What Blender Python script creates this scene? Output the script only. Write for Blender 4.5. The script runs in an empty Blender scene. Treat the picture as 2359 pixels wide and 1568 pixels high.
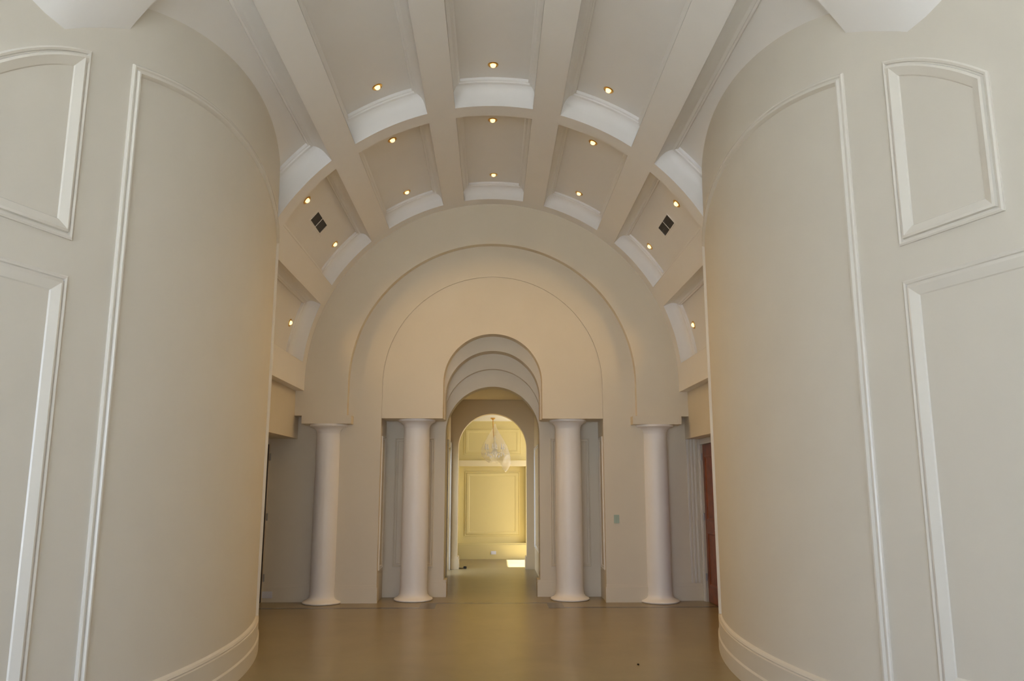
import bpy, bmesh, math, random
from mathutils import Vector, Matrix
random.seed(7)
S = bpy.context.scene
COL = S.collection
R_ = math.radians

# ---------------------------------------------------------------- camera
FPX, VX, VY, EYE = 1800.0, 1135.0, 1115.0, 1.6
YAW = math.atan((2359/2-VX)/FPX)
PITCH = math.atan((VY-1568/2)/math.hypot(FPX, 2359/2-VX))
cam = bpy.data.cameras.new('camera'); camo = bpy.data.objects.new('camera', cam); COL.objects.link(camo)
cam.sensor_width = 36.0; cam.lens = FPX/2359*36.0; cam.clip_end = 200
camo.location = (0, 0, EYE); camo.rotation_euler = (math.pi/2+PITCH, 0, -YAW)
S.camera = camo

# ---------------------------------------------------------------- daylight, exposure
W = bpy.data.worlds.new('World'); S.world = W; W.use_nodes = True
W.node_tree.nodes['Background'].inputs[0].default_value = (0.80, 0.91, 1.22, 1)
W.node_tree.nodes['Background'].inputs[1].default_value = 1.0
S.view_settings.view_transform = 'Standard'; S.view_settings.look = 'None'
S.view_settings.gamma = 1.0; S.view_settings.use_curve_mapping = False
S.view_settings.exposure = 2.44

sun = bpy.data.lights.new('sun', 'SUN'); sun.energy = 6.5; sun.color = (1.0, 0.98, 0.95); sun.angle = R_(0.6)
suno = bpy.data.objects.new('sun', sun); COL.objects.link(suno); suno.location = (20, -6, 30); suno.rotation_euler = (0, R_(42), 0)

def portal(name, loc, rot, sx, sy):
    l = bpy.data.lights.new(name, 'AREA'); l.shape = 'RECTANGLE'; l.size = sx; l.size_y = sy
    l.cycles.is_portal = True
    o = bpy.data.objects.new(name, l); COL.objects.link(o); o.location = loc; o.rotation_euler = rot
    return o
portal('entrance_daylight', (-1.3, -2.6, 1.85), (R_(90), 0, 0), 6.0, 3.7)
portal('salon_daylight', (2.56, 16.65, 1.45), (R_(90), 0, R_(90)), 1.5, 2.5)
portal('passage_daylight', (-1.02, 14.935, 1.15), (R_(90), 0, R_(-90)), 0.97, 2.3)

# ---------------------------------------------------------------- materials
def mat(name, col, rough=0.5, spec=0.4, noise=0.0, nscale=6.0, bump=0.0, bscale=200.0, metal=0.0, emit=None, es=0.0):
    m = bpy.data.materials.new(name); m.use_nodes = True
    nt = m.node_tree; b = nt.nodes['Principled BSDF']
    b.inputs['Base Color'].default_value = (*col, 1); b.inputs['Roughness'].default_value = rough
    b.inputs['Specular IOR Level'].default_value = spec; b.inputs['Metallic'].default_value = metal
    tc = nt.nodes.new('ShaderNodeTexCoord')
    if noise:
        n = nt.nodes.new('ShaderNodeTexNoise'); n.inputs['Scale'].default_value = nscale; n.inputs['Detail'].default_value = 5
        nt.links.new(tc.outputs['Object'], n.inputs['Vector'])
        r = nt.nodes.new('ShaderNodeValToRGB')
        r.color_ramp.elements[0].position = 0.3; r.color_ramp.elements[1].position = 0.7
        r.color_ramp.elements[0].color = (*[c*(1-noise) for c in col], 1)
        r.color_ramp.elements[1].color = (*[min(1, c*(1+noise*0.6)) for c in col], 1)
        nt.links.new(n.outputs['Fac'], r.inputs['Fac']); nt.links.new(r.outputs['Color'], b.inputs['Base Color'])
    if bump:
        n2 = nt.nodes.new('ShaderNodeTexNoise'); n2.inputs['Scale'].default_value = bscale
        nt.links.new(tc.outputs['Object'], n2.inputs['Vector'])
        bp = nt.nodes.new('ShaderNodeBump'); bp.inputs['Strength'].default_value = bump; bp.inputs['Distance'].default_value = 0.002
        nt.links.new(n2.outputs['Fac'], bp.inputs['Height']); nt.links.new(bp.outputs['Normal'], b.inputs['Normal'])
    if emit:
        b.inputs['Emission Color'].default_value = (*emit, 1); b.inputs['Emission Strength'].default_value = es
    return m
M = {}
M['wall'] = mat('cream wall paint', (0.76, 0.71, 0.61), 0.55, 0.3, 0.015, 3, 0.12, 350)
M['cream'] = mat('warm cream hall paint', (0.77, 0.69, 0.54), 0.55, 0.3, 0.015, 3, 0.12, 350)
M['trim'] = mat('ivory gloss trim paint', (0.82, 0.775, 0.68), 0.22, 0.5)
M['white'] = mat('off white ceiling paint', (0.90, 0.875, 0.83), 0.6, 0.25, 0.01, 3)
M['cornice'] = mat('white plaster cornice', (0.90, 0.88, 0.84), 0.5, 0.3)
M['column'] = mat('white column paint', (0.93, 0.90, 0.85), 0.4, 0.4, 0.015, 2)
M['yellow'] = mat('warm yellow salon paint', (0.76, 0.65, 0.30), 0.5, 0.3, 0.015, 3)
M['passage'] = mat('golden cream passage paint', (0.72, 0.58, 0.36), 0.5, 0.3, 0.015, 3)
M['pale'] = mat('pale yellow moulding paint', (0.86, 0.76, 0.48), 0.45, 0.35)
M['brass'] = mat('aged brass', (0.75, 0.45, 0.12), 0.25, 0.5, 0, metal=1.0)
M['bulb'] = mat('lit halogen bulb', (1, 0.8, 0.4), 0.4, 0.2, emit=(1.0, 0.70, 0.26), es=0.45)
M['grille'] = mat('dark grille metal', (0.05, 0.048, 0.045), 0.5, 0.3)
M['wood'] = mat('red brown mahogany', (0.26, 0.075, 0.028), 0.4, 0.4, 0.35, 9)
M['doorway_shade'] = mat('near-black doorway shade', (0.022, 0.014, 0.009), 0.5, 0.3, 0.3, 9)  # shade of the dark left doorway, put into the leaf colour
M['steel'] = mat('brushed steel hinge', (0.42, 0.40, 0.36), 0.35, 0.5, metal=0.9)
M['film'] = mat('pale green plate film', (0.42, 0.52, 0.40), 0.35, 0.5)
M['plate'] = mat('white plastic plate', (0.80, 0.80, 0.84), 0.35, 0.5)
M['black'] = mat('black rubber', (0.012, 0.011, 0.010), 0.5, 0.4)
M['stone'] = mat('grey brown stone inlay', (0.125, 0.105, 0.075), 0.25, 0.5, 0.12, 12)
M['dark'] = mat('near-black box shade', (0.015, 0.012, 0.010), 0.7, 0.2)  # darkness of the unlit space behind the doors, painted as near-black
M['terrace'] = mat('pale terrace paving', (0.65, 0.65, 0.64), 0.8, 0.2, 0.1, 4)
M['crystal'] = mat('clear crystal', (0.95, 0.95, 0.92), 0.05, 0.8)
M['crystal'].node_tree.nodes['Principled BSDF'].inputs['Transmission Weight'].default_value = 0.6

def floor_material():
    m = bpy.data.materials.new('polished beige marble'); m.use_nodes = True
    nt = m.node_tree; b = nt.nodes['Principled BSDF']
    tc = nt.nodes.new('ShaderNodeTexCoord')
    n = nt.nodes.new('ShaderNodeTexNoise'); n.inputs['Scale'].default_value = 1.6; n.inputs['Detail'].default_value = 9; n.inputs['Roughness'].default_value = 0.62
    n.inputs['Distortion'].default_value = 0.6
    r = nt.nodes.new('ShaderNodeValToRGB')
    r.color_ramp.elements[0].position = 0.3; r.color_ramp.elements[0].color = (0.262, 0.205, 0.100, 1)
    r.color_ramp.elements[1].position = 0.72; r.color_ramp.elements[1].color = (0.325, 0.260, 0.134, 1)
    nt.links.new(tc.outputs['Object'], n.inputs['Vector']); nt.links.new(n.outputs['Fac'], r.inputs['Fac'])
    nt.links.new(r.outputs['Color'], b.inputs['Base Color'])
    b.inputs['Roughness'].default_value = 0.28; b.inputs['Specular IOR Level'].default_value = 0.35
    return m
M['floor'] = floor_material()

def bag_material():
    m = bpy.data.materials.new('clear plastic wrap'); m.use_nodes = True
    nt = m.node_tree; b = nt.nodes['Principled BSDF']; out = nt.nodes['Material Output']
    b.inputs['Base Color'].default_value = (0.92, 0.88, 0.76, 1); b.inputs['Roughness'].default_value = 0.12
    b.inputs['Specular IOR Level'].default_value = 0.9
    t = nt.nodes.new('ShaderNodeBsdfTransparent'); t.inputs[0].default_value = (0.98, 0.96, 0.92, 1)
    mx = nt.nodes.new('ShaderNodeMixShader'); mx.inputs[0].default_value = 0.28
    nt.links.new(t.outputs[0], mx.inputs[1]); nt.links.new(b.outputs[0], mx.inputs[2]); nt.links.new(mx.outputs[0], out.inputs[0])
    return m
M['bag'] = bag_material()
def glass_material():
    m = bpy.data.materials.new('window glass'); m.use_nodes = True
    nt = m.node_tree; out = nt.nodes['Material Output']; nt.nodes.remove(nt.nodes['Principled BSDF'])
    t = nt.nodes.new('ShaderNodeBsdfTransparent'); t.inputs[0].default_value = (0.96, 0.98, 0.97, 1)
    g = nt.nodes.new('ShaderNodeBsdfGlossy'); g.inputs['Roughness'].default_value = 0.02
    mx = nt.nodes.new('ShaderNodeMixShader'); mx.inputs[0].default_value = 0.05
    nt.links.new(t.outputs[0], mx.inputs[1]); nt.links.new(g.outputs[0], mx.inputs[2]); nt.links.new(mx.outputs[0], out.inputs[0])
    return m
M['glass'] = glass_material()

# ---------------------------------------------------------------- helpers
def obj(name, data, parent=None, label=None, cat=None, group=None, kind=None):
    o = bpy.data.objects.new(name, data); COL.objects.link(o)
    if parent is not None: o.parent = parent
    if label: o['label'] = label
    if cat: o['category'] = cat
    if group: o['group'] = group
    if kind: o['kind'] = kind
    return o
def finish(bm, name, m, ang=32):
    bmesh.ops.recalc_face_normals(bm, faces=bm.faces)
    me = bpy.data.meshes.new(name); bm.to_mesh(me); bm.free()
    me.materials.append(m)
    for p in me.polygons: p.use_smooth = True
    me.set_sharp_from_angle(angle=R_(ang))
    return me
def mesh(name, verts, faces, m, ang=32):
    bm = bmesh.new(); vs = [bm.verts.new(v) for v in verts]
    for f in faces:
        try: bm.faces.new([vs[i] for i in f])
        except ValueError: pass
    return finish(bm, name, m, ang)
def boxes(name, bl, m):
    bm = bmesh.new()
    for (x0, x1, y0, y1, z0, z1) in bl:
        v = [bm.verts.new((x, y, z)) for z in (z0, z1) for y in (y0, y1) for x in (x0, x1)]
        for f in ((0,1,3,2),(4,6,7,5),(0,4,5,1),(2,3,7,6),(0,2,6,4),(1,5,7,3)): bm.faces.new([v[i] for i in f])
    return finish(bm, name, m)
def bevbox(name, x0, x1, y0, y1, z0, z1, m, bw=0.006):
    bm = bmesh.new()
    v = [bm.verts.new((x, y, z)) for z in (z0, z1) for y in (y0, y1) for x in (x0, x1)]
    for f in ((0,1,3,2),(4,6,7,5),(0,4,5,1),(2,3,7,6),(0,2,6,4),(1,5,7,3)): bm.faces.new([v[i] for i in f])
    bmesh.ops.bevel(bm, geom=bm.edges[:], offset=bw, segments=2, affect='EDGES')
    return finish(bm, name, m)
def slab(name, loop, y0, y1, m):
    """loop of (x, z) extruded from y0 to y1"""
    n = len(loop)
    verts = [(x, y0, z) for x, z in loop]+[(x, y1, z) for x, z in loop]
    faces = [list(range(n)), list(range(n, 2*n))]+[[i, (i+1) % n, n+(i+1) % n, n+i] for i in range(n)]
    return mesh(name, verts, faces, m)
def arc(cx, cz, r, a0, a1, n):
    return [(cx+r*math.sin(R_(a0+(a1-a0)*i/n)), cz+r*math.cos(R_(a0+(a1-a0)*i/n))) for i in range(n+1)]
def lathe(name, prof, m, seg=48, ang=40):
    bm = bmesh.new(); rings = []
    for r, z in prof:
        rings.append([bm.verts.new((r*math.cos(2*math.pi*i/seg), r*math.sin(2*math.pi*i/seg), z)) for i in range(seg)])
    for a, b in zip(rings, rings[1:]):
        for i in range(seg): bm.faces.new([a[i], a[(i+1) % seg], b[(i+1) % seg], b[i]])
    bm.faces.new(rings[0]); bm.faces.new(rings[-1])
    return finish(bm, name, m, ang)
def tube(name, pts, r, m, seg=8):
    bm = bmesh.new(); rings = []
    P = [Vector(p) for p in pts]
    for i, p in enumerate(P):
        t = (P[min(i+1, len(P)-1)]-P[max(i-1, 0)]).normalized()
        a = t.orthogonal().normalized() if i == 0 else (rings_a-rings_a.project(t)).normalized()
        rings_a = a; b = t.cross(a)
        rings.append([bm.verts.new(p+r*(a*math.cos(2*math.pi*k/seg)+b*math.sin(2*math.pi*k/seg))) for k in range(seg)])
    for a, b in zip(rings, rings[1:]):
        for i in range(seg): bm.faces.new([a[i], a[(i+1) % seg], b[(i+1) % seg], b[i]])
    bm.faces.new(rings[0]); bm.faces.new(rings[-1])
    return finish(bm, name, m)
def offset2d(loop, d, closed):
    n = len(loop); out = []
    for i in range(n):
        p = Vector(loop[i])
        a = Vector(loop[i-1]) if (closed or i > 0) else None
        c = Vector(loop[(i+1) % n]) if (closed or i < n-1) else None
        d1 = (p-a).normalized() if a is not None else (c-p).normalized()
        d2 = (c-p).normalized() if c is not None else d1
        n1 = Vector((-d1.y, d1.x)); n2 = Vector((-d2.y, d2.x))
        mt = (n1+n2).normalized(); k = d/max(0.3, mt.dot(n1))
        out.append(p+mt*k)
    return out
def frame(name, fn, loop, prof, m, closed=True):
    """moulding of profile (inward offset, height) swept along a wall loop (t, z); fn(t, z, h) -> world"""
    rings = []
    for d, h in prof:
        rings.append([fn(q[0], q[1], h) for q in offset2d(loop, d, closed)])
    n = len(loop); verts = [v for r in rings for v in r]; faces = []
    for j in range(len(prof)-1):
        for i in range(n if closed else n-1):
            a = j*n+i; b = j*n+(i+1) % n
            faces.append([a, b, b+n, a+n])
    if not closed:
        faces.append([j*n for j in range(len(prof))]); faces.append([j*n+n-1 for j in range(len(prof))])
    return mesh(name, verts, faces, m, 25)

# loops run counter-clockwise so that the offset goes inwards
PANEL = [(0, -0.003), (0, 0.014), (0.010, 0.020), (0.022, 0.016), (0.026, 0.005), (0.034, 0.005), (0.038, 0.024), (0.052, 0.028), (0.100, 0.008), (0.108, -0.003)]
BEAD = [(0, -0.003), (0, 0.012), (0.008, 0.019), (0.020, 0.019), (0.028, 0.010), (0.036, 0.009), (0.044, 0.027), (0.056, 0.027), (0.070, 0.010), (0.074, -0.003)]
THIN = [(0, -0.002), (0, 0.012), (0.012, 0.018), (0.022, 0.008), (0.030, 0.014), (0.045, 0.010), (0.055, -0.002)]

# ================================================================ FLOOR
YA, YB, YP = 11.08, 11.20, 11.78
floor = obj('floor', boxes('floor', [(-5.5, 5.5, -2.75, 17.9, -0.2, 0)], M['floor']), kind='structure')
def strip(x0, x1, y0, y1):
    obj('inlay_strip', boxes('inlay_strip', [(x0, x1, y0, y1, -0.01, 0.0015)], M['stone']), floor)
for s in (-1, 1):
    a, b = sorted((s*0.96, s*3.05)); strip(a, b, 10.72, 10.80)
    a, b = sorted((s*0.75, s*0.96)); strip(a, b, 10.70, 11.20)
strip(-0.75, 0.75, 11.14, 11.20)

# ================================================================ CURVED PANELLED WALLS
CX, CY, CR = 8.10, 6.60, 6.0
PH0 = math.asin((4.78-CY)/CR); PH1 = math.asin((8.85-CY)/CR)
FL = R_(19.5)
def wall_fn(side):
    dx = 0.0 if side > 0 else 0.03
    def fn(t, z, h=0.0):
        if t >= 0:
            ph = PH0+t/CR
            x = CX-(CR+h)*math.cos(ph); y = CY+(CR+h)*math.sin(ph)
        else:
            x = CX-CR*math.cos(PH0)-t*math.sin(FL)-h*math.cos(FL)
            y = CY+CR*math.sin(PH0)+t*math.cos(FL)-h*math.sin(FL)
        return Vector((side*(x+dx), y, z))
    return fn
def t_at(y): return CR*(math.asin((y-CY)/CR)-PH0)
def t_flat(b):                      # distance along the flat part at which x / y == b
    x0 = CX-CR*math.cos(PH0); y0 = CY+CR*math.sin(PH0)
    return -(b*y0-x0)/(math.sin(FL)+b*math.cos(FL))
TEND = CR*(PH1-PH0); TFRONT = -7.75
for side, nm in ((-1, 'left'), (1, 'right')):
    fn = wall_fn(side)
    ts = [TFRONT, -3, -1.5, 0]+[TEND*i/40 for i in range(1, 41)]
    front = [fn(t, 0) for t in ts]; back = [fn(t, 0, -0.16) for t in ts]
    ring = front+back[::-1]; n = len(ring)
    ztop = [7.6 if t < -0.9 else 5.75 for t in ts]; zt = ztop+ztop[::-1]
    verts = [(p.x, p.y, 0) for p in ring]+[(p.x, p.y, zt[i]) for i, p in enumerate(ring)]
    k = len(ts); faces = [[i, (i+1) % n, n+(i+1) % n, n+i] for i in range(n)]
    faces += [[i, i+1, n-2-i, n-1-i] for i in range(k-1)]+[[n+i, n+i+1, 2*n-2-i, 2*n-1-i] for i in range(k-1)]
    w = obj('wall_'+nm, mesh('wall_'+nm, verts, faces, M['wall'], 30), kind='structure')
    # tall arched panel moulding on the curve
    zt_ = lambda y: 4.52-(0.12 if y < 6.05 else 0.075)*(y-6.05)**2
    tn, tf = 0.05, t_at(8.16)
    top = [tn+(tf-tn)*i/30 for i in range(31)]
    yy = lambda t: fn(t, 0).y
    loop = [(tf, 0.33)]+[(t, zt_(yy(t))) for t in reversed(top)]+[(tn, 0.33)]
    obj('panel_moulding', frame('panel_moulding', fn, loop, BEAD, M['trim'], False), w)
    # arched upper panel and tall lower panel on the flat
    tb, ta = t_flat(0.549), t_flat(0.699)           # tb nearer the corner
    arch = [(tb+(ta-tb)*i/16, 4.24-0.20*(i/16)-0.22*(i/16)**2) for i in range(17)]
    loop = [(ta, 3.02), (tb, 3.02)]+arch
    obj('panel_moulding', frame('panel_moulding', fn, loop, PANEL, M['trim']), w)
    tc_ = t_flat(0.86)
    loop = [(tc_, 0.47), (tb, 0.47), (tb, 2.80), (tc_, 2.80)]
    obj('panel_moulding', frame('panel_moulding', fn, loop, PANEL, M['trim']), w)
    # baseboard: plinth, face and bead cap
    prof = [(0, -0.003), (0, 0.040), (0.13, 0.040), (0.145, 0.030), (0.285, 0.030), (0.290, 0.020), (0.296, 0.020), (0.302, 0.026), (0.318, 0.018), (0.332, -0.003)]
    rings = [[fn(t, d, h) for t in ts] for d, h in prof]
    kk = len(ts); verts = [v for r in rings for v in r]
    faces = [[j*kk+i, j*kk+i+1, (j+1)*kk+i+1, (j+1)*kk+i] for j in range(len(prof)-1) for i in range(kk-1)]
    faces += [[j*kk for j in range(len(prof))], [j*kk+kk-1 for j in range(len(prof))]]
    obj('baseboard_'+nm, mesh('baseboard_'+nm, verts, faces, M['wall'], 25), kind='structure')
    # wall behind the curve, up to the side aisle
    p = fn(TEND, 0)
    xa, xb = sorted((p.x, side*3.46))
    obj('wall_return_'+nm, boxes('wall_return_'+nm, [(xa, xb, p.y-0.12, p.y+0.02, 0, 3.2)], M['wall']), kind='structure')

# ================================================================ VAULT
ZC, RR = 3.03, 2.67
RCS = (2.96, 2.90)          # coffer radius of the near and of the far bay
STEP, HALF = 25.13, 9.25
BAYS = ((4.78, 8.01), (8.24, 10.87))
def pol(r, th, y): return (r*math.sin(th), y, ZC+r*math.cos(th))
def arcblock(name, r0, r1, a0, a1, y0, y1, n, m):
    verts = []
    for i in range(n+1):
        th = R_(a0+(a1-a0)*i/n)
        verts += [pol(r0, th, y0), pol(r0, th, y1), pol(r1, th, y1), pol(r1, th, y0)]
    faces = [[4*i+j, 4*i+(j+1) % 4, 4*i+4+(j+1) % 4, 4*i+4+j] for i in range(n) for j in range(4)]
    faces += [[0, 1, 2, 3], [4*n+j for j in range(4)]]
    return mesh(name, verts, faces, m, 25)
ceiling = obj('ceiling', arcblock('ceiling', 3.0, 3.12, -90, 90, 4.78, 11.3, 72, M['white']), kind='structure')
for y0, y1 in ((8.01, 8.24), (10.87, YA)):
    obj('transverse_rib', arcblock('transverse_rib', RR, 3.01, -90, 90, y0, y1, 96, M['white']), ceiling)
for y0, y1 in BAYS:
    for k in range(8):
        if k in (0, 7):
            a0, a1 = (75.39+HALF, 90.0) if k == 7 else (-90.0, -75.39-HALF)
        else:
            c = (k-3.5)*STEP; a0, a1 = c-(STEP/2-HALF), c+(STEP/2-HALF)
        yy0 = y0 if y0 > 5 else (5.15 if k in (0, 1, 6, 7) else 4.79)
        obj('longitudinal_rib', arcblock('longitudinal_rib', RR, 3.01, a0, a1, yy0, y1, 6, M['white']), ceiling)
def coffer_meshes(y0, y1, RC, open_front):
    cd_ = RC-RR-0.03
    COVE = [(0.002, RR+0.001), (0.002, RR+cd_*0.46)]+[(0.002+0.078*(1-math.cos(R_(a))), RR+cd_*(0.46+0.46*math.sin(R_(a)))) for a in (10, 25, 40, 55, 70, 90)]+[(0.083, RR+cd_*0.97), (0.098, RR+cd_), (0.100, RC+0.02)]
    N = 14; rings = []
    ys = 5.12 if open_front else y0
    for d, r in COVE:
        ring = []; hw = R_(HALF)-d/r
        for i in range(N+1): ring.append(pol(r, -hw+2*hw*i/N, ys+d))
        for i in range(N+1): ring.append(pol(r, hw-2*hw*i/N, y1-d))
        rings.append(ring)
    n = len(rings[0]); verts = [v for q in rings for v in q]
    skip = set(range(N)) if open_front else set()
    faces = [[j*n+i, j*n+(i+1) % n, (j+1)*n+(i+1) % n, (j+1)*n+i] for j in range(len(COVE)-1) for i in range(n) if i not in skip]
    mo = mesh('coffer_cornice', verts, faces, M['cornice'], 20)
    hw = math.degrees(R_(HALF)-0.09/RC)
    pa = arcblock('coffer_panel', RC, RC+0.06, -hw, hw, y0+(0 if open_front else 0.09), y1-0.09, N, M['white'])
    for me in (mo, pa): me.transform(Matrix.Translation((0, 0, -ZC)))
    return mo, pa
for bi, (y0, y1) in enumerate(BAYS):
    mo, pa = coffer_meshes(y0, y1, RCS[bi], bi == 0)
    for k in range(-3, 4):
        for nme, me in (('coffer_cornice', mo), ('coffer_panel', pa)):
            o = obj(nme, me, ceiling); o.location = (0, 0, ZC); o.rotation_euler = (0, R_(k*STEP), 0)
# spring fascia, soffit and bulkhead along both sides of the hall
for side, nm in ((-1, 'left'), (1, 'right')):
    X = lambda a, b: tuple(sorted((side*a, side*b)))
    o = obj('spring_fascia', boxes('spring_fascia', [(*X(2.67, 3.12), 4.9, YA, 2.90, 3.06)], M['white']), ceiling)
    obj('bulkhead', boxes('bulkhead', [(*X(2.79, 3.46), 8.7, 11.36, 2.24, 2.92)], M['cream']), ceiling)
# flared vault over the entrance
rows = [(4.80, 3.10), (4.78, 2.86), (4.33, 2.86), (4.20, 2.91), (4.05, 2.98), (3.7, 3.16), (3.0, 3.6), (2.0, 4.1), (0.0, 4.75), (-2.75, 5.15)]
N = 64; verts = []; faces = []
for y, r in rows:
    for i in range(N+1): verts.append(pol(r, R_(-90+180*i/N), y))
for y, r in reversed(rows):
    for i in range(N+1): verts.append(pol(max(r, 2.9)+0.12, R_(-90+180*i/N), y))
m_ = N+1; nr = 2*len(rows)
for j in range(nr):
    for i in range(N):
        a = j*m_+i; b = ((j+1) % nr)*m_+i
        faces.append([a, a+1, b+1, b])
obj('ceiling_entrance', mesh('ceiling_entrance', verts, faces, M['white'], 25), kind='structure')

# ================================================================ FAR WALL WITH STEPPED ARCHES
def arched(x_out, z_top, z0, r, zc, n=48):
    """frame-shaped outline: block of half width x_out up to z_top with an arched opening"""
    inner = arc(0, zc, r, 90, -90, n)
    return [(-x_out, z0), (-x_out, z_top), (x_out, z_top), (x_out, z0), (r, z0)]+inner+[(-r, z0)]
RBo = 1.585
# main wall: opening of radius 1.585
wfar = obj('wall_far', slab('wall_far', [(-2.36, 0), (-2.36, 6.2), (2.36, 6.2), (2.36, 0), (RBo, 0)]+arc(0, ZC, RBo, 90, -90, 64)+[(-RBo, 0)], YB, YP+0.02, M['cream']), kind='structure')
for side in (-1, 1):
    a, b = sorted((side*2.30, side*3.5))
    obj('side_wall_panel', boxes('side_wall_panel', [(a, b, 11.33, 11.7, 0, 6.2)], M['cream']), wfar)
# ring that carries the vault
rA = 2.055
ringloop = [(-2.80, 2.55)]+[(-2.80, ZC)]+arc(0, ZC, 2.80, -90, 90, 96)[1:-1]+[(2.80, ZC), (2.80, 2.55), (rA, 2.55)]+arc(0, ZC, rA, 90, -90, 96)+[(-rA, 2.55)]
obj('arch_ring', slab('arch_ring', ringloop, YA, 11.35, M['cream']), wfar)
# block over the inner columns and the stepped arches behind it
def block(x_out, z0, r, zc, y0, y1, name):
    loop = [(-x_out, z0), (-x_out, ZC)]+arc(0, ZC, x_out, -90, 90, 72)[1:-1]+[(x_out, ZC), (x_out, z0), (r, z0)]
    loop += arc(0, max(zc, z0), r, 90, -90, 48)+[(-r, z0)]
    obj(name, slab(name, loop, y0, y1, M['cream']), wfar)
block(RBo-0.002, 2.525, 0.712, 3.045, YB+0.006, 11.42, 'arch_block')
block(RBo-0.004, 2.525, 0.692, 2.85, 11.42, 11.68, 'stepped_arch')
block(RBo-0.006, 2.525, 0.720, 2.59, 11.68, YP, 'stepped_arch')
wpas = obj('wall_passage_front', slab('wall_passage_front', arched(2.3, 5.2, 0, 0.702, 2.35), YP, 12.05, M['cream']), kind='structure')
# baseboards on the far wall
def bb(name, segs, m=M['cream']):
    bl = []
    for (x0, x1, y0, y1) in segs:
        bl.append((x0, x1, y0, y1, 0, 0.20)); 
        bl.append((x0+(0.008 if x1-x0 > .06 else 0), x1-(0.008 if x1-x0 > .06 else 0), y0+0.008, y1, 0.20, 0.235))
    obj(name, boxes(name, bl, m), kind='structure')
for side, nm in ((-1, 'left'), (1, 'right')):
    X = lambda a, b: tuple(sorted((side*a, side*b)))
    bb('baseboard_far_'+nm, [(*X(RBo-0.012, 2.36), YB-0.014, YB+0.05), (*X(2.36, 3.2 if side < 0 else 3.0), 11.315, 11.34)])
    bb('baseboard_passage_'+nm, [(*X(0.66, RBo-0.002), YP-0.016, YP+0.03), (*X(0.66, 0.71), YP+0.031, 12.07)], M['cream'])
# panel mouldings: jambs of the recess, passage piers, side panels
for side in (-1, 1):
    fj = lambda t, z, h: Vector((side*(RBo-h), t, z))
    obj('panel_moulding', frame('panel_moulding', fj, [(YB+0.10, 0.42), (YP-0.12, 0.42), (YP-0.12, 2.28), (YB+0.10, 2.28)], THIN, M['trim']), wfar)
    fp = lambda t, z, h: Vector((t, YP-h, z))
    lo, hi = sorted((side*0.86, side*1.45))
    obj('panel_moulding', frame('panel_moulding', fp, [(lo, 0.42), (hi, 0.42), (hi, 2.28), (lo, 2.28)], THIN, M['cream']), wpas)
obj('fluted_casing', boxes('fluted_casing', [(2.80, 2.825, 11.315, 11.335, 0.24, 2.24), (2.85, 2.875, 11.310, 11.335, 0.24, 2.24), (2.90, 2.925, 11.315, 11.335, 0.24, 2.24)], M['trim']), wfar)

# ---------------------------------------------------------------- side walls, doors
for side, nm in ((-1, 'left'), (1, 'right')):
    X = lambda a, b: tuple(sorted((side*a, side*b)))
    dy0, dy1, dz = (10.36, 11.27, 2.16) if side < 0 else (10.32, 11.23, 2.16)
    xw = 3.17 if side < 0 else 2.985
    w = obj('wall_aisle_'+nm, boxes('wall_aisle_'+nm, [(*X(xw, xw+0.22), 8.7, dy0, 0, 2.9), (*X(xw, xw+0.22), dy1, 11.4, 0, 2.9), (*X(xw, xw+0.22), dy0, dy1, dz, 2.9)], M['cream']), kind='structure')
    cas = [(*X(xw-0.015, xw+0.005), dy0-0.09, dy0, 0, dz+0.09), (*X(xw-0.015, xw+0.005), dy0, dy1, dz, dz+0.09), (*X(xw-0.025, xw-0.010), dy0-0.09, dy0-0.06, 0, dz+0.09)]
    if side > 0: cas += [(*X(xw-0.015, xw+0.005), dy1, dy1+0.09, 0, dz+0.09), (*X(xw-0.025, xw-0.010), dy1+0.06, dy1+0.09, 0, dz+0.09)]
    obj('door_casing', boxes('door_casing', cas, M['trim']), w)
    wd = M['wood'] if side > 0 else M['doorway_shade']  # left leaf is near-black to read as a dark doorway
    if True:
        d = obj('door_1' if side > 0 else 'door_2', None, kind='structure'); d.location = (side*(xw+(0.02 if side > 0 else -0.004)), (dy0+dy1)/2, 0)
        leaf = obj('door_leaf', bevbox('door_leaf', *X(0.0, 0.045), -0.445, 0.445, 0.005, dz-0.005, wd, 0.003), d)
        f = lambda t, z, h: Vector((-side*h, t, z))
        for z0, z1 in ((0.22, 0.95), (1.10, 2.0)):
            obj('leaf_panel', frame('leaf_panel', f, [(-0.33, z0), (0.33, z0), (0.33, z1), (-0.33, z1)], [(0, -0.002), (0, 0.008), (0.02, 0.012), (0.04, -0.001)], wd), leaf)
        for z in (0.28, 1.10, 1.93):
            obj('hinge', lathe('hinge', [(0.011, z), (0.011, z+0.10)], M['steel'], 12), d).location = (-side*0.02, 0.448, 0)
        hd = obj('door_handle', tube('door_handle', [(-side*0.005, -0.38, 1.0), (-side*0.06, -0.38, 1.0), (-side*0.065, -0.37, 1.0), (-side*0.065, -0.26, 1.0)], 0.009, M['steel']), d)
    # added unseen box behind each door, stops sun leaking past the leaf
    obj('wall_sun_stop_'+nm, boxes('wall_sun_stop_'+nm, [(*X(xw+0.22, 4.6), dy0-0.5, dy0-0.4, 0, 2.7), (*X(xw+0.22, 4.6), dy1+0.2, dy1+0.3, 0, 2.7), (*X(4.6, 4.7), dy0-0.5, dy1+0.3, 0, 2.7), (*X(xw+0.2, 4.7), dy0-0.5, dy1+0.3, 2.6, 2.7)], M['dark']), kind='structure')

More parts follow.
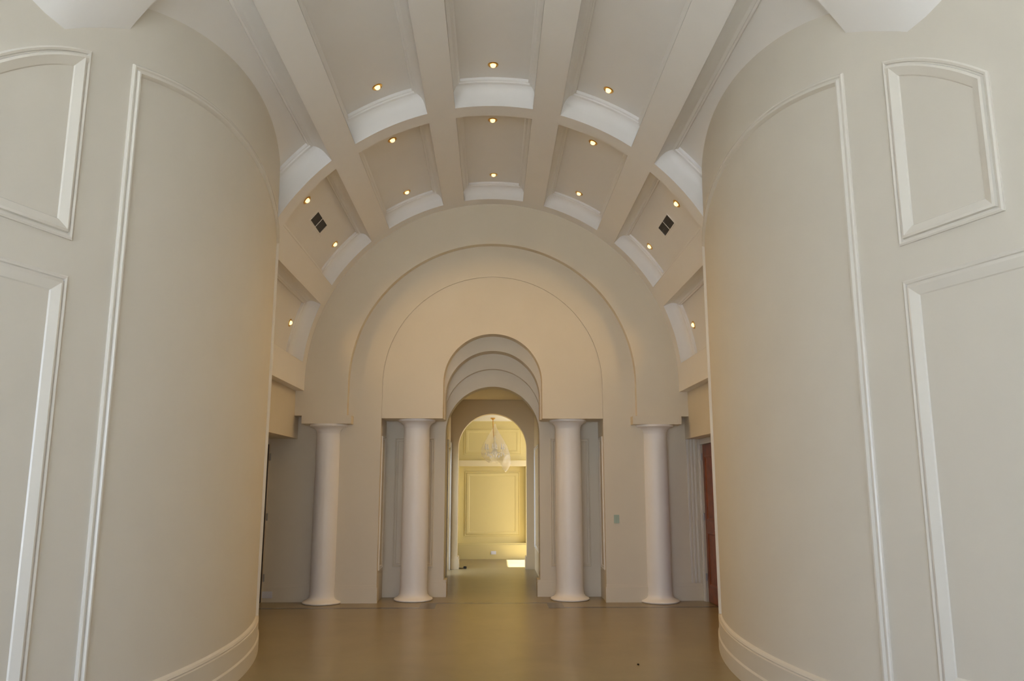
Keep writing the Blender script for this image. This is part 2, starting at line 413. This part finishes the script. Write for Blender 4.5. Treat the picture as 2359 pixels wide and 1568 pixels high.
# ================================================================ COLUMNS
def column(label, x, y, r, rb, rc, h, abacus=None):
    c = obj('column', None, label=label, cat='column', group='smooth white columns carrying the arches'); c.location = (x, y, 0)
    obj('base', lathe('base', [(rb-0.012, 0), (rb, 0.006), (rb+0.002, 0.018), (rb-0.006, 0.028), (rb-0.020, 0.034), (rb-0.040, 0.042), (r+0.026, 0.058), (r+0.010, 0.080), (r+0.003, 0.110), (r+0.001, 0.150)], M['column']), c)
    obj('shaft', lathe('shaft', [(r, 0.149), (r*1.005, 0.8), (r*0.995, 1.5), (r*0.97, h-0.125)], M['column']), c)
    obj('capital', lathe('capital', [(r*0.972, h-0.126), (r*0.975+0.003, h-0.105), (r+0.010, h-0.075), (r+0.040, h-0.045), (rc-0.016, h-0.034), (rc-0.004, h-0.030), (rc, h-0.018), (rc-0.002, h)], M['column']), c)
    if abacus:
        ab = obj('abacus', bevbox('abacus', -abacus, abacus, -0.24, 0.12, h, h+0.118, M['cream'], 0.004), c)
    return c
column('white column at the far left, standing against the wall under a square block', -2.325, 11.24, 0.174, 0.268, 0.272, 2.432, 0.345)
column('white column at the far right, standing against the wall near the red-brown door', 2.325, 11.24, 0.174, 0.268, 0.272, 2.432, 0.345)
column('white column left of the central passage, standing free in its recess', -1.105, 11.50, 0.190, 0.272, 0.272, 2.525)
column('white column right of the central passage, standing free in its recess', 1.105, 11.50, 0.190, 0.272, 0.272, 2.525)

# ================================================================ PASSAGE AND SALON BEYOND
YE0, YE1, YF = 15.5, 15.75, 17.6
obj('wall_passage_right', boxes('wall_passage_right', [(0.82, 1.0, 12.05, YE0, 0, 3.4)], M['passage']), kind='structure')
o = obj('wall_passage_left', boxes('wall_passage_left', [(-1.0, -0.82, 12.05, 14.45, 0, 3.4), (-1.0, -0.82, 15.42, YE0, 0, 3.4), (-1.0, -0.82, 14.45, 15.42, 2.3, 3.4)], M['passage']), kind='structure')
obj('opening_casing', boxes('opening_casing', [(-0.825, -0.80, 14.35, 14.45, 0, 2.4), (-0.825, -0.80, 15.42, 15.485, 0, 2.4), (-0.825, -0.80, 14.45, 15.42, 2.3, 2.4)], M['trim']), o)
w2 = obj('window_added_2', boxes('window_added_2', [(-0.96, -0.90, 14.45, 14.51, 0, 2.3), (-0.96, -0.90, 15.36, 15.42, 0, 2.3), (-0.96, -0.90, 14.51, 15.36, 0, 0.08), (-0.96, -0.90, 14.51, 15.36, 2.24, 2.3), (-0.95, -0.91, 14.51, 15.36, 1.0, 1.04)], M['trim']), kind='structure')  # unseen window, invented to throw daylight on the passage floor
for z0, z1 in ((0.08, 1.0), (1.04, 2.24)): obj('pane', boxes('pane', [(-0.935, -0.925, 14.51, 15.36, z0, z1)], M['glass']), w2)
f = lambda t, z, h: Vector((0.82-h, t, z))
for y0, y1 in ((12.3, 13.7), (13.9, 15.3)):
    obj('panel_moulding', frame('panel_moulding', f, [(y0, 0.42), (y1, 0.42), (y1, 2.3), (y0, 2.3)], THIN, M['trim']), bpy.data.objects['wall_passage_right'])
obj('ceiling_passage', boxes('ceiling_passage', [(-1.0, 1.0, 12.05, YE0, 3.25, 3.4)], M['passage']), kind='structure')
obj('wall_passage_end', slab('wall_passage_end', arched(3.0, 3.5, 0, 0.672, 2.30), YE0, YE1, M['passage']), kind='structure')
for side, nm in ((-1, 'left'), (1, 'right')):
    X = lambda a, b: tuple(sorted((side*a, side*b)))
    bb('baseboard_salon_'+nm, [(*X(0.64, 0.82), YE0-0.02, YE1+0.02)], M['passage'])
# salon
wf = obj('wall_salon', boxes('wall_salon', [(-2.6, -0.74, YF, YF+0.16, 0, 3.2), (0.74, 2.6, YF, YF+0.16, 0, 3.2), (-0.74, 0.74, YF, YF+0.16, 0, 0.335), (-0.74, 0.74, YF, YF+0.16, 2.0, 3.2), (-0.9, 0.9, YF+0.10, YF+0.2, 0.2, 2.1)], M['yellow']), kind='structure')
f = lambda t, z, h: Vector((t, YF-h*0.5, z)); f2 = lambda t, z, h: Vector((t, YF+0.10-h*0.6, z))
obj('base_course', boxes('base_course', [(-2.6, 2.6, YF-0.05, YF, 0, 0.30), (-2.6, 2.6, YF-0.03, YF, 0.30, 0.335)], M['yellow']), wf)
obj('mantel_cornice', slab('mantel_cornice', [(-0.72, 1.99), (-0.78, 2.02), (-0.84, 2.09), (-0.84, 2.12), (0.84, 2.12), (0.84, 2.09), (0.78, 2.02), (0.72, 1.99)], YF-0.06, YF, M['pale']), wf)
obj('panel_moulding', frame('panel_moulding', f2, [(-0.61, 0.48), (0.61, 0.48), (0.61, 1.88), (-0.61, 1.88)], PANEL, M['yellow']), wf)
obj('panel_moulding', frame('panel_moulding', f, [(-0.64, 2.24), (0.64, 2.24), (0.64, 2.84), (-0.64, 2.84)], PANEL, M['yellow']), wf)
obj('wall_salon_left', boxes('wall_salon_left', [(-2.75, -2.6, YE1, YF, 0, 3.2)], M['yellow']), kind='structure')
obj('wall_salon_right', boxes('wall_salon_right', [(2.6, 2.75, YE1, 15.9, 0, 3.2), (2.6, 2.75, 17.4, YF, 0, 3.2), (2.6, 2.75, 15.9, 17.4, 0, 0.2), (2.6, 2.75, 15.9, 17.4, 2.7, 3.2)], M['yellow']), kind='structure')  # unseen window gap in this wall, invented to bring daylight in
obj('ceiling_salon', boxes('ceiling_salon', [(-2.75, 2.75, YE1, YF+0.15, 2.99, 3.2)], M['white']), kind='structure')

# ================================================================ ENTRANCE BEHIND THE CAMERA, UNSEEN, INVENTED TO LET DAYLIGHT IN
we = obj('wall_entrance', slab('wall_entrance', [(-5.6, 0), (-5.6, 8.6), (5.6, 8.6), (5.6, 0), (1.7, 0), (1.7, 3.7), (-4.3, 3.7), (-4.3, 0)], -2.9, -2.65, M['wall']), kind='structure')
win = obj('window_1', boxes('window_1', [(-3.0, -2.92, -2.84, -2.74, 0, 3.7), (2.92, 3.0, -2.84, -2.74, 0, 3.7), (-3, 3, -2.84, -2.74, 3.62, 3.7), (-3, 3, -2.84, -2.74, 0, 0.08)]
    + [(x-0.03, x+0.03, -2.84, -2.74, 0.08, 3.62) for x in (-1.5, 0, 1.5)] + [(-2.92, 2.92, -2.83, -2.75, 2.5, 2.56)], M['trim']), kind='structure')
for x0, x1 in ((-2.92, -1.53), (-1.47, -0.03), (0.03, 1.47), (1.53, 2.92)):
    for z0, z1 in ((0.08, 2.5), (2.56, 3.62)):
        obj('pane', boxes('pane', [(x0, x1, -2.795, -2.785, z0, z1)], M['glass']), win)
win.location.x = -1.3

obj('floor_terrace', boxes('floor_terrace', [(-14, 14, -16, -2.9, -0.25, -0.05)], M['terrace']), kind='structure')

# ================================================================ DOWNLIGHTS AND VENTS
def on_vault(px, py, r):
    cy_, sy_ = math.cos(YAW), math.sin(YAW); cp, sp = math.cos(PITCH), math.sin(PITCH)
    fw = Vector((sy_*cp, cy_*cp, sp)); rt = Vector((cy_, -sy_, 0)); up = rt.cross(fw)
    d = fw+rt*((px-2359/2)/FPX)-up*((py-1568/2)/FPX)
    b, s = d.x/d.y, d.z/d.y; q = EYE-ZC
    A = b*b+s*s; B = 2*s*q; C = q*q-r*r
    y = (-B+math.sqrt(B*B-4*A*C))/(2*A)
    return y, math.atan2(b*y, q+s*y)
ringme = lathe('trim_ring', [(0.034, 0.006), (0.036, -0.002), (0.046, -0.008), (0.056, -0.004), (0.058, 0.004), (0.034, 0.006)], M['brass'], 28)
refme = lathe('reflector', [(0.040, -0.001), (0.036, 0.004), (0.030, 0.006), (0.010, 0.006)], M['brass'], 24)
bulbme = lathe('bulb', [(0.030, 0.004), (0.031, -0.008), (0.026, -0.020), (0.016, -0.028), (0.004, -0.031)], M['bulb'], 24)
LAB = [((1136, 149), 'lit downlight in the crown coffer nearest the camera'),
       ((869, 200), 'lit downlight in the nearest coffer row, left of the crown'),
       ((1402, 207), 'lit downlight in the nearest coffer row, right of the crown'),
       ((1135, 270), 'lit downlight just past the cross rib in the crown coffer'),
       ((902, 316), 'lit downlight just past the cross rib, first coffer left of crown'),
       ((1368, 322), 'lit downlight just past the cross rib, first coffer right of crown'),
       ((704, 456), 'lit downlight in front of the left ceiling vent'),
       ((1562, 464), 'lit downlight in front of the right ceiling vent'),
       ((1137, 402), 'lit downlight nearest the far arch in the crown coffer'),
       ((937, 442), 'lit downlight nearest the far arch, first coffer left of crown'),
       ((1334, 445), 'lit downlight nearest the far arch, first coffer right of crown'),
       ((771, 562), 'lit downlight between the left ceiling vent and the far arch'),
       ((1497, 567), 'lit downlight between the right ceiling vent and the far arch'),
       ((668, 743), 'lit downlight lowest on the left side of the vault'),
       ((1598, 748), 'lit downlight lowest on the right side of the vault')]
for (px, py), lab in LAB:
    RC = RCS[0] if lab.find('nearest coffer') > 0 or lab.find('nearest the camera') > 0 else RCS[1]
    y, th = on_vault(px, py, RC)
    if 8 < y < 9.2: y += 0.07
    d = obj('downlight', None, label=lab, cat='downlight', group='recessed downlights in the vaulted ceiling')
    d.location = pol(RC-0.001, th, y); d.rotation_euler = (0, th, 0)
    for nme, me in (('trim_ring', ringme), ('reflector', refme), ('bulb', bulbme)): obj(nme, me, d)
    l = bpy.data.lights.new('lamp', 'SPOT'); l.energy = 6.3; l.color = (1.0, 0.62, 0.22); l.spot_size = R_(108); l.spot_blend = 1.0; l.shadow_soft_size = 0.03
    lo = bpy.data.objects.new('lamp', l); COL.objects.link(lo); lo.parent = d; lo.location = (0, 0, -0.05)
    if y > 10: lo.rotation_euler = (R_(-13), 0, 0)      # beam turned back to keep scallops off the end wall

for side, nm in ((-1, 'left'), (1, 'right')):
    v = obj('air_vent', None, label='dark slatted air vent in the %s side of the vaulted ceiling' % nm, cat='vent', group='air vents in the ceiling')
    v.location = pol(RCS[1]-0.001, R_(side*50.26), 9.62); v.rotation_euler = (0, R_(side*50.26), 0)
    obj('vent_frame', boxes('vent_frame', [(-0.085, 0.085, -0.30, -0.285, -0.006, 0.004), (-0.085, 0.085, 0.235, 0.33, -0.006, 0.004), (-0.085, -0.07, -0.285, 0.235, -0.006, 0.004), (0.07, 0.085, -0.285, 0.235, -0.006, 0.004), (-0.07, 0.07, -0.034, -0.022, -0.006, 0.004)], M['white']), v)
    for y0, y1 in ((-0.285, -0.034), (-0.022, 0.235)):
        g = obj('grille', boxes('grille', [(-0.07, 0.07, y0, y1, -0.001, 0.003)], M['grille']), v)
        for k in range(6):
            x = -0.058+k*0.0232
            obj('slat', boxes('slat', [(x-0.003, x+0.003, y0, y1, -0.005, -0.001)], M['grille']), g)

# ================================================================ SMALL WALL FITTINGS
def plate(name, x, y, z, w, h, m, label, cat, kind):
    o = obj(name, bevbox(name, -w/2, w/2, -0.008, 0.0, -h/2, h/2, m, 0.003), label=label, cat=cat)
    o.location = (x, y, z)
    if kind == 'switch': obj('rocker', bevbox('rocker', -w*0.2, w*0.2, -0.013, -0.008, -h*0.28, h*0.28, m, 0.002), o)
    else:
        for s in (-1, 1): obj('socket', bevbox('socket', s*w*0.22-0.014, s*w*0.22+0.014, -0.011, -0.008, -0.016, 0.016, m, 0.002), o)
    return o
plate('light_switch', 1.745, YB, 1.12, 0.075, 0.115, M['film'], 'pale green film-covered light switch on the wall right of the passage', 'switch', 'switch')
plate('wall_outlet', -3.1, 11.315, 0.10, 0.14, 0.09, M['plate'], 'pale bluish outlet plate low on the wall left of the far left column', 'outlet', 'outlet')
plate('wall_outlet', 0.03, YF-0.05, 0.135, 0.115, 0.07, M['plate'], 'small white outlet on the base of the yellow salon wall', 'outlet', 'outlet')

# ================================================================ CHANDELIER, CORD, CHIP
ch = obj('chandelier', None, label='crystal chandelier wrapped in clear plastic, hanging in the yellow salon', cat='chandelier'); ch.location = (0.045, 16.7, 0)
obj('rod', tube('rod', [(-0.04, 0, 2.99), (-0.03, 0, 2.70), (-0.02, 0, 2.55)], 0.009, M['brass']), ch)
obj('ceiling_rose', lathe('ceiling_rose', [(0.05, 2.99), (0.05, 2.975), (0.02, 2.955), (0.012, 2.95)], M['brass'], 20), ch).location.x = -0.04
bm = bmesh.new(); seg = 40; rings = []
prof = [(0.020, 2.86), (0.035, 2.80), (0.10, 2.70), (0.17, 2.60), (0.24, 2.48), (0.29, 2.36), (0.31, 2.26), (0.29, 2.17), (0.24, 2.10), (0.17, 2.06)]
for j, (r, z) in enumerate(prof):
    ring = []
    for i in range(seg):
        a = 2*math.pi*i/seg; u = j/(len(prof)-1)
        rr = r*(1+0.10*math.sin(5*a+j*0.9)*u+0.06*math.sin(11*a-j*1.7)*u+0.05*random.uniform(-1, 1)*u)
        x = rr*math.cos(a); zz = z-0.20*u*max(0, math.cos(a))**2+0.02*math.sin(7*a)*u
        ring.append(bm.verts.new((x+0.05*u, rr*math.sin(a), zz)))
    rings.append(ring)
for a, b in zip(rings, rings[1:]):
    for i in range(seg): bm.faces.new([a[i], a[(i+1) % seg], b[(i+1) % seg], b[i]])
bag = obj('plastic_wrap', finish(bm, 'plastic_wrap', M['bag'], 24), ch)
obj('stem', lathe('stem', [(0.012, 2.62), (0.03, 2.56), (0.015, 2.50), (0.045, 2.42), (0.02, 2.34), (0.05, 2.28), (0.012, 2.20)], M['crystal'], 16), ch)
for k in range(6):
    a = k*math.pi/3+0.3; ca, sa = math.cos(a), math.sin(a)
    arm = obj('arm', tube('arm', [(0.02*ca, 0.02*sa, 2.32), (0.09*ca, 0.09*sa, 2.24), (0.17*ca, 0.17*sa, 2.27), (0.20*ca, 0.20*sa, 2.34)], 0.008, M['crystal']), ch)
    obj('candle_cup', lathe('candle_cup', [(0.012, 2.33), (0.030, 2.345), (0.012, 2.355), (0.011, 2.43), (0.004, 2.44)], M['plate'], 12), arm).location = (0.20*ca, 0.20*sa, 0)
    for q in range(3):
        rr = 0.20-0.05*q; zz = 2.24-0.03*q
        me = mesh('crystal_drop', [(0, 0, 0.03), (0.014, 0, 0), (0, 0.014, 0), (-0.014, 0, 0), (0, -0.014, 0), (0, 0, -0.045)], [[0, 1, 2], [0, 2, 3], [0, 3, 4], [0, 4, 1], [5, 2, 1], [5, 3, 2], [5, 4, 3], [5, 1, 4]], M['crystal'], 10)
        obj('crystal_drop', me, arm).location = (rr*ca, rr*sa, zz)

cd = obj('power_cord', None, label='thin black cord with plug lying on the floor at the passage arch', cat='cord'); cd.location = (-0.53, 15.62, 0)
obj('cable', tube('cable', [(-0.20, 0.12, 0.006), (-0.12, 0.08, 0.006), (-0.06, 0.03, 0.006), (0, 0, 0.012)], 0.006, M['black']), cd)
obj('plug', bevbox('plug', -0.02, 0.04, -0.02, 0.02, 0.0, 0.045, M['black'], 0.006), cd)

bm = bmesh.new(); bmesh.ops.create_icosphere(bm, subdivisions=2, radius=0.012)
for v in bm.verts: v.co *= random.uniform(0.75, 1.15); v.co.z = max(v.co.z*0.6, -0.005)
st = obj('stone_chip', finish(bm, 'stone_chip', M['black']), label='tiny dark stone chip lying on the beige floor at front right', cat='chip'); st.location = (1.32, 7.42, 0.005)
